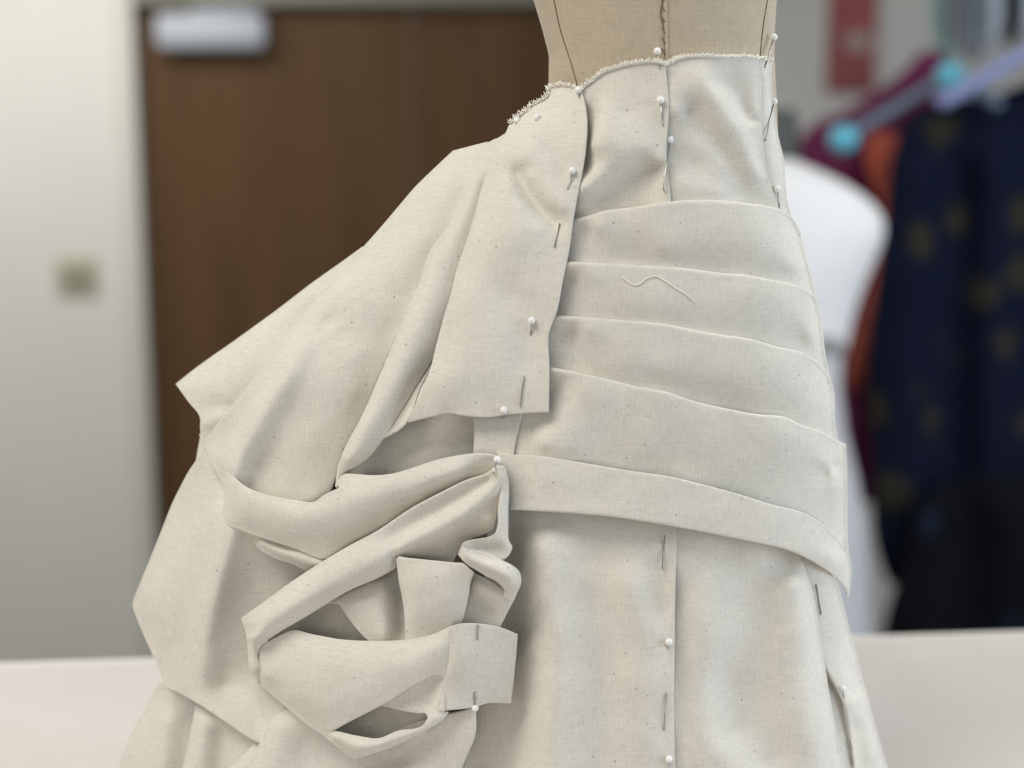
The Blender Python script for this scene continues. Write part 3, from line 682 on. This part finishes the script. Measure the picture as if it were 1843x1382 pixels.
# ------------------------------------------------------------------ white dress form behind, right
zero = lambda x, y: np.zeros_like(np.asarray(x, float))
def plane_at(Y):
    return lambda x, y, d: at(x, y, Y - np.asarray(d, float) * Y / F)
YM = 2.25
pm = at(1395, 800, YM)
WF = thing('white_dress_form', (pm[0], YM, 0), 'white dress form with sloping shoulder behind the draped skirt', 'dress form')
prof2 = [(276, 20, 30), (288, 36, 46), (300, 64, 62), (310, 86, 72), (320, 108, 80), (335, 135, 90), (350, 157, 97), (365, 175, 102), (385, 190, 106), (400, 196, 108), (420, 197, 112), (440, 192, 114), (470, 180, 116), (500, 167, 115), (530, 155, 112), (560, 145, 106), (590, 137, 100), (640, 126, 94)]
def wf_rings(pr, c0):
    rs = []
    for y in np.arange(pr[0][0], pr[-1][0] + 1, 8):
        w = np.interp(y, [p[0] for p in pr], [p[1] for p in pr]); b = np.interp(y, [p[0] for p in pr], [p[2] for p in pr])
        rs.append([tuple(at(c0 + w * cos(2 * pi * k / 48), y, YM - b * sin(2 * pi * k / 48) * YM / F)) for k in range(48)])
    return rs
mb = MB(); mb.loft(wf_rings(prof2, 1395)); mb.build('torso', M['white_cloth'], WF)
mb = MB(); mb.loft(wf_rings([(196, 30, 30), (205, 40, 38), (268, 44, 44), (290, 50, 46)], 1395)); mb.build('neck', M['dark_grey'], WF)
mb = MB(); mb.loft(wf_rings([(600, 133, 98), (606, 132, 100), (636, 128, 98), (642, 124, 96)], 1395)); mb.build('waist_band', plain('grey_band', (.33, .33, .32), .7), WF)
mb = MB(); mb.loft(wf_rings([(636, 122, 96), (700, 118, 110), (780, 128, 125), (860, 148, 140), (960, 166, 150), (1100, 172, 160), (1400, 180, 170)], 1395)); mb.build('skirt_block', plain('pale_form_lower', (.62, .62, .64), .8), WF)
mb = MB(); mb.tube([(pm[0], YM, .02), (pm[0], YM, at(1395, 1390, YM)[2])], .02, 12); mb.build('stand_pole', M['rackmetal'], WF)
mb = MB(); mb.tube([(pm[0], YM, .001), (pm[0], YM, .025)], .2, 32); mb.build('stand_base', M['rackmetal'], WF)

# ------------------------------------------------------------------ garment rack
YR = 2.7
def garment(name, label, cat, outline, ridges, mat, Y, T, hanger_mat, hanger, part='body', grp=None):
    p = at(np.mean([q[0] for q in outline]), max(q[1] for q in outline), Y)
    g = thing(name, p, label, cat, grp)
    piece(part, outline, ridges, parent=g, mat=mat, roll=10, T=T, c=20, step=14, wr=3, basef=zero, place=plane_at(Y), collect=False, ctrl=30)
    return g
def hanger(label, pts, mat, Y, r, hook, tip=None):
    h = thing('clothes_hanger', at(hook[-1][0], hook[-1][1], Y), label, 'hanger')
    q = smooth_outline([(a, b, 0) for a, b in pts], 8, closed=False)
    mb = MB(); mb.tube([at(p[0], p[1], Y) for p in q], r, 12)
    mb.build('arms', mat, h)
    for e in (q[0], hook[0]) if tip else ():
        mb = MB(); mb.sphere(at(e[0], e[1], Y), r * 2.3, 16, 10); mb.build('tip', tip, h)
    q = smooth_outline([(a, b, 0) for a, b in hook], 6, closed=False)
    mb = MB(); mb.tube([at(p[0], p[1], Y) for p in q], r * .35, 8); mb.build('hook', M['rackmetal'], h)
    return h
garment('hanging_garment', 'dark burgundy garment hanging on the rack behind the white dress form', 'garment',
        [(1690, 92, 0), (1662, 92, 0), (1628, 126, 0), (1578, 164, 0), (1518, 200, 0), (1458, 228, 0), (1432, 262, 0), (1428, 320, 0), (1480, 420, 0), (1500, 700, 0), (1490, 900, 0), (1560, 905, 0), (1640, 900, 0), (1680, 500, 0), (1720, 200, 0), (1706, 110, 0)],
        [ln(20, (1560, 260), (1560, 500), (1530, 850)), ln(-10, (1600, 300), (1600, 850))], 'burgundy', 2.95, 60, None, None)
garment('hanging_garment', 'coral orange garment hanging between the burgundy one and the navy print dress', 'garment',
        [(1560, 240, 0), (1590, 236, 0), (1640, 262, 0), (1650, 330, 0), (1625, 480, 0), (1600, 600, 0), (1560, 690, 0), (1522, 705, 0), (1528, 640, 0), (1550, 560, 0), (1575, 470, 0), (1580, 350, 0), (1560, 300, 0)],
        [ln(16, (1595, 270), (1608, 350), (1590, 500), (1545, 680))], 'coral', 2.85, 40, None, None)
navy_o = [(1640, 205, 0), (1700, 180, 0), (1780, 172, 0), (1843, 150, 0), (1900, 110, 0), (2000, 160, 0), (2080, 210, 0), (2090, 600, 0), (2080, 1060, 0), (1900, 1040, 0), (1760, 1045, 0), (1600, 1052, 0), (1580, 1000, 0), (1570, 800, 0), (1562, 640, 0), (1577, 510, 0), (1594, 390, 0), (1612, 260, 0)]
garment('navy_dress', 'long navy dress with dull gold print hanging at the right edge', 'dress', navy_o,
        [ln(25, (1660, 300), (1640, 600), (1630, 1000)), ln(-20, (1720, 300), (1710, 1000)), ln(25, (1790, 300), (1790, 1000)), ln(-15, (1850, 300), (1860, 1000)), ln(20, (1930, 250), (1950, 1000))], 'navy', 2.55, 120, None, None)
garment('black_dress', 'black dress with faint blue print hanging lowest, under the hem of the navy dress', 'dress',
        [(1655, 905, 0), (1720, 868, 0), (1843, 855, 0), (2050, 860, 0), (2060, 1500, 0), (1800, 1500, 0), (1590, 1500, 0), (1596, 1100, 0), (1630, 1000, 0)],
        [ln(20, (1660, 900), (1650, 1450)), ln(-16, (1730, 900), (1720, 1450)), ln(20, (1800, 900), (1800, 1450))], 'blueprint', 2.48, 40, None, None)
garment('hanging_garment', 'pale teal garment seen edge-on at the top of the rack', 'garment',
        [(1685, -140, 0), (1718, -140, 0), (1722, 60, 0), (1716, 125, 0), (1700, 140, 0), (1688, 100, 0)], [ln(12, (1702, -100), (1702, 110))], 'teal', 3.2, 40, None, None)
for i, (x0, x1, y1, mt, lab) in enumerate([(1738, 1762, 120, 'slate', 'slate grey garment edge-on at the top of the rack beside the pale teal one'), (1775, 1792, 105, 'metal_grey', 'pale grey garment edge-on at the top of the rack left of the black one'), (1806, 1826, 90, 'black', 'narrow black garment edge-on at the top right of the rack'), (1832, 1870, 80, 'metal_grey', 'pale grey garment edge-on at the top right corner')]):
    garment('hanging_garment', lab, 'garment', [(x0, -150, 0), (x1, -150, 0), (x1 + 2, y1 - 20, 0), ((x0 + x1) / 2, y1, 0), (x0 - 2, y1 - 20, 0)], [], mt, 3.05 + .05 * i, 30, None, None)
hanger('blue plastic hanger with a round cyan tip beside the burgundy garment', [(1518, 250), (1545, 232), (1600, 200), (1660, 165), (1710, 138), (1760, 165), (1800, 190)], M['hanger_arm'], 2.50, .011, [(1710, 138), (1712, 90), (1712, 20), (1712, -90), (1726, -112), (1742, -100)], M['cyan'])
hanger('blue lilac plastic hanger carrying the navy print dress', [(1688, 186), (1740, 158), (1800, 122), (1862, 88), (1905, 70), (1960, 95), (2050, 140)], M['lilac'], 2.44, .014, [(1905, 70), (1906, 20), (1906, -90), (1920, -112), (1936, -100)])
# the rack itself
RK = thing('garment_rack', at(1700, 1382, 2.6) * np.array([1, 1, 0]), 'steel rail of the garment rack above the hanging clothes', 'rack')
pa, pb = at(1480, -108, 2.47), at(2300, -108, 2.47)
mb = MB(); mb.tube([pa, (pb[0], pa[1], pa[2])], .012, 12); mb.build('rail', M['rackmetal'], RK)
for x in (pb[0],):
    mb = MB(); mb.tube([(x, pa[1], 0), (x, pa[1], pa[2])], .014, 12); mb.build('post', M['rackmetal'], RK)
mb = MB(); mb.tube([(pb[0], pa[1] - .3, .03), (pb[0], pa[1] + .3, .03)], .014, 12); mb.build('foot', M['rackmetal'], RK)
# red print on the far wall
p0, p1 = at(1494, -60, YW), at(1572, 168, YW)
wb = thing('wall_banner', ((p0[0] + p1[0]) / 2, YW, p1[2]), 'red banner with a paler patch on the far wall above the hanging clothes', 'banner')
mb = MB(); mb.box((p0[0], YW - .012, p1[2]), (p1[0], YW, p0[2])); mb.build('sheet', M['red'], wb, smooth=False)
q0, q1 = at(1520, 60, YW), at(1566, 92, YW)
mb = MB(); mb.box((q0[0], YW - .016, q1[2]), (q1[0], YW - .011, q0[2])); mb.build('pale_patch', M['pink'], wb, smooth=False)
# ------------------------------------------------------------------ pins, loose thread, frayed edge: set on the cloth by looking up its surface
BV = BVHTree.FromPolygons([Vector(v) for v in ALLV], ALLF)
def surf(x, y, lift=0.0):
    r = ray(x, y); r = r / np.linalg.norm(r)
    h = BV.ray_cast(Vector(CAM), Vector(r))
    if h[0] is None: p = atd(x, y, float(base(x, y)))
    else: p = np.array(h[0])
    n = -r
    return p + n * lift * SC
def clear(a, b):
    """least clearance of the straight steel between a and b over the cloth, in traced units"""
    m = 1e9
    for k in range(1, 12):
        q = a + (b - a) * (k / 12 * .92); r = q - CAM; dq = np.linalg.norm(r)
        h = BV.ray_cast(Vector(CAM), Vector(r / dq))
        if h[0] is not None: m = min(m, (np.linalg.norm(np.array(h[0]) - CAM) - dq) / SC)
    return m
def pin(label, head, shaft, lift=6.0):
    """head: pixel or None; shaft: points along the visible steel"""
    t = thing('straight_pin', surf(*(head or shaft[0]), lift=0), label, 'pin')
    mb = MB()
    if head:
        c = surf(*head, lift=lift); tip, l = shaft[-1]
        h = MB(); h.sphere(c, .00185, 20, 12); h.build('head', M['pinhead'], t)
        while l < 14 and clear(c, surf(*tip, lift=l)) < 1.0: l += 1.0
        e = surf(*tip, lift=l)
        mb.tube([c, c + (e - c) * .93, e, surf(tip[0], tip[1] + 1.5, lift=-3)], .00036, 8)
    else:
        a, b = shaft[0], shaft[-1]; l = 1.4
        while l < 12 and clear(surf(*a, lift=l), surf(*b, lift=l)) < .9: l += .7
        p, q = surf(*a, lift=l), surf(*b, lift=l)
        mb.tube([surf(a[0], a[1] - 1.2, lift=-3), p, q, surf(b[0], b[1] + 1.2, lift=-3)], .00036, 8)
    mb.build('shaft', M['steel'], t)
    return t
S = lambda *p: [((p[i][0], p[i][1]), p[i][2]) for i in range(len(p))]
pin('white-headed pin at the waist on the middle seam, top of the seam row', (1183, 92), S((1185, 108, 5), (1187, 122, -1)), lift=9)
pin('white-headed pin standing tallest at the right end of the frayed waist', (1393, 67), S((1384, 96, 6), (1377, 121, -1)), lift=4)
pin('white-headed pin second down on the middle seam of the yoke', (1189, 180), S((1191, 203, 4), (1193, 226, -1)))
pin('white-headed pin third down on the middle seam, long bare shaft above the first tier', (1206, 251), S((1200, 295, 5), (1194, 340, 1)))
pin('white-headed pin on the right yoke edge, below the tallest pin', (1393, 183), S((1386, 217, 4), (1378, 251, -1)), lift=4)
pin('white-headed pin on the right yoke edge just above the first tier', (1399, 340), S((1401, 358, 4), (1403, 375, -1)))
pin('white-headed pin at the top right corner of the side strip by the waist', (1041, 162), S((1042, 170, 2), (1043, 176, -2)), lift=5)
pin('white-headed pin on the side strip beside the puckered yoke', (1030, 307), S((1026, 324, 4), (1022, 341, -1)))
pin('white-headed pin near the slanting frayed edge, right one of a close pair', (967, 211), S((966, 214, 1), (965, 217, -2)), lift=4)
pin('white-headed pin at the slanting frayed edge, left one of a close pair', (931, 217), S((930, 220, 1), (929, 223, -2)), lift=4)
pin('bare steel pin shaft at the end of the crease on the side strip', None, [(1007, 403), (998, 444)])
pin('white-headed pin in the lower middle of the side strip', (957, 577), S((956, 590, 3), (955, 604, -1)))
pin('bare steel pin shaft near the lower corner of the side strip', None, [(943, 677), (936, 731)])
pin('white-headed pin on the bottom hem of the side strip', (907, 738), S((906, 745, 2), (905, 751, -3)), lift=5)
pin('white-headed pin gathering the swag folds beside the hem band', (895, 827), S((891, 838, 5), (888, 850, -2)), lift=9)
pin('short bare pin shaft at the top of the flat band end', None, [(860, 1124), (859, 1151)])
pin('white-headed pin at the bottom of the flat band end', (855, 1274), S((855, 1262, 3), (855, 1246, -1)), lift=5)
pin('bare steel pin shaft just under the hem band beside the middle seam', None, [(1196, 965), (1192, 1022)])
pin('white-headed pin in the middle of the lower skirt seam', (1204, 1155), S((1203, 1161, 2), (1202, 1167, -2)), lift=6)
pin('bare steel pin shaft on the lower skirt seam, between two white pin heads', None, [(1199, 1248), (1195, 1314)])
pin('white-headed pin lowest on the skirt seam at the bottom edge', (1204, 1366), S((1205, 1380, 4), (1206, 1400, -1)))
pin('bare steel pin shaft on the right skirt edge just under the hem band', None, [(1469, 1052), (1478, 1105)])
pin('white-headed pin on the right skirt edge above the open pleat', (1517, 1239), S((1518, 1247, 3), (1519, 1256, -1)))
pin('bare steel pin shaft lowest on the right skirt edge', None, [(1530, 1332), (1536, 1376)])

# stray thread lying on the second tier
th = smooth_outline([(a, b, 0) for a, b in [(1120, 498), (1130, 507), (1143, 513), (1152, 510), (1163, 501), (1180, 497), (1196, 505), (1215, 518), (1235, 530), (1251, 544)]], 4, closed=False)
mb = MB(); mb.tube([surf(p[0], p[1], 1.4) for p in th], .00028, 6)
tag(mb.build('loose_thread', M['fray']), 'loose cream thread lying curled on the second pleated tier', 'thread')

# frayed raw edge at the waist
def fray(pts, n, lo, hi):
    q = smooth_outline([(a, b, 0) for a, b in pts], 3, closed=False)
    mb = MB(); r = random.Random(5 + n)
    mb.tube([surf(p[0] , p[1] + 3, 1.2 + r.uniform(-.5, .8)) for p in q], [.00035 + r.uniform(-.0001, .0002) for p in q], 6)
    for i in range(n):
        p = q[r.randrange(len(q))]; x, y = p[0] + r.uniform(-2, 2), p[1] + 4
        L = r.uniform(lo, hi); a = r.uniform(-.9, .9)
        s0 = surf(x, y, 2.0); v = np.array([sin(a), -.25 - r.random() * .3, cos(a)]) * L * SC
        w = np.array([r.uniform(-1, 1), -r.random() * .6, r.uniform(-1, 1)]) * L * .15 * SC
        mb.tube([s0, s0 + v * .5 + w, s0 + v], [.0003, .00028, .00018], 5)
    o = mb.build('frayed_edge', M['fray'], SK); o['kind'] = 'stuff'
fray([(919, 219), (939, 203), (958, 187), (984, 171), (989, 155), (1009, 151), (1030, 154), (1044, 160)], 260, 4, 10)
fray([(1046, 157), (1056, 150), (1082, 130), (1108, 120), (1140, 112), (1183, 110), (1199, 114)], 240, 4, 9)
fray([(1199, 114), (1225, 102), (1254, 99), (1303, 100), (1336, 99), (1365, 102), (1390, 107)], 200, 3, 8)
# ------------------------------------------------------------------ camera and light
cam = bpy.data.cameras.new('camera'); co = bpy.data.objects.new('camera', cam); COL.objects.link(co)
co.location = CAM; co.rotation_euler = (pi / 2 - PITCH, 0, 0)
cam.sensor_width = 36; cam.lens = F * 36 / 1843
cam.clip_start = .05
cam.dof.use_dof = True; cam.dof.focus_distance = .725; cam.dof.aperture_fstop = cam.lens / 1000 / .016
bpy.context.scene.camera = co

def area(name, loc, rot, sx, sy, power, col):
    l = bpy.data.lights.new(name, 'AREA'); l.shape = 'RECTANGLE'; l.size = sx; l.size_y = sy
    l.energy = power; l.color = col
    o = bpy.data.objects.new(name, l); COL.objects.link(o); o.location = loc; o.rotation_euler = rot
    return o
# ceiling panels
area('ceiling_panel_light', (-.8, .15, ZC - .02), (0, 0, 0), 1.2, .6, 23, (1, .955, .88))
area('ceiling_panel_light', (-1.3, 3.1, ZC - .02), (0, 0, 0), 1.2, .6, 33, (1, .97, .90))
area('ceiling_panel_light', (1.25, 1.15, ZC - .02), (0, 0, 0), 1.2, .6, 19, (1, .97, .92))
# window daylight from the right, and an added warm fill behind the camera
area('window_and_fill_light', (2.6, .1, 1.8), (0, radians(90), radians(-12)), 1.3, 2.2, 48, (.75, .87, 1))
area('window_and_fill_light', (-1.3, -1.9, 1.95), (radians(82), 0, radians(-28)), 2.4, 1.3, 12, (1, .955, .89))
w = bpy.data.worlds.new('room_air'); bpy.context.scene.world = w; w.use_nodes = True
w.node_tree.nodes['Background'].inputs['Color'].default_value = (1, .98, .95, 1)
w.node_tree.nodes['Background'].inputs['Strength'].default_value = .16
sc = bpy.context.scene
sc.view_settings.view_transform = 'Standard'; sc.view_settings.look = 'None'
sc.view_settings.gamma = 1; sc.view_settings.exposure = -.18; sc.view_settings.use_curve_mapping = False
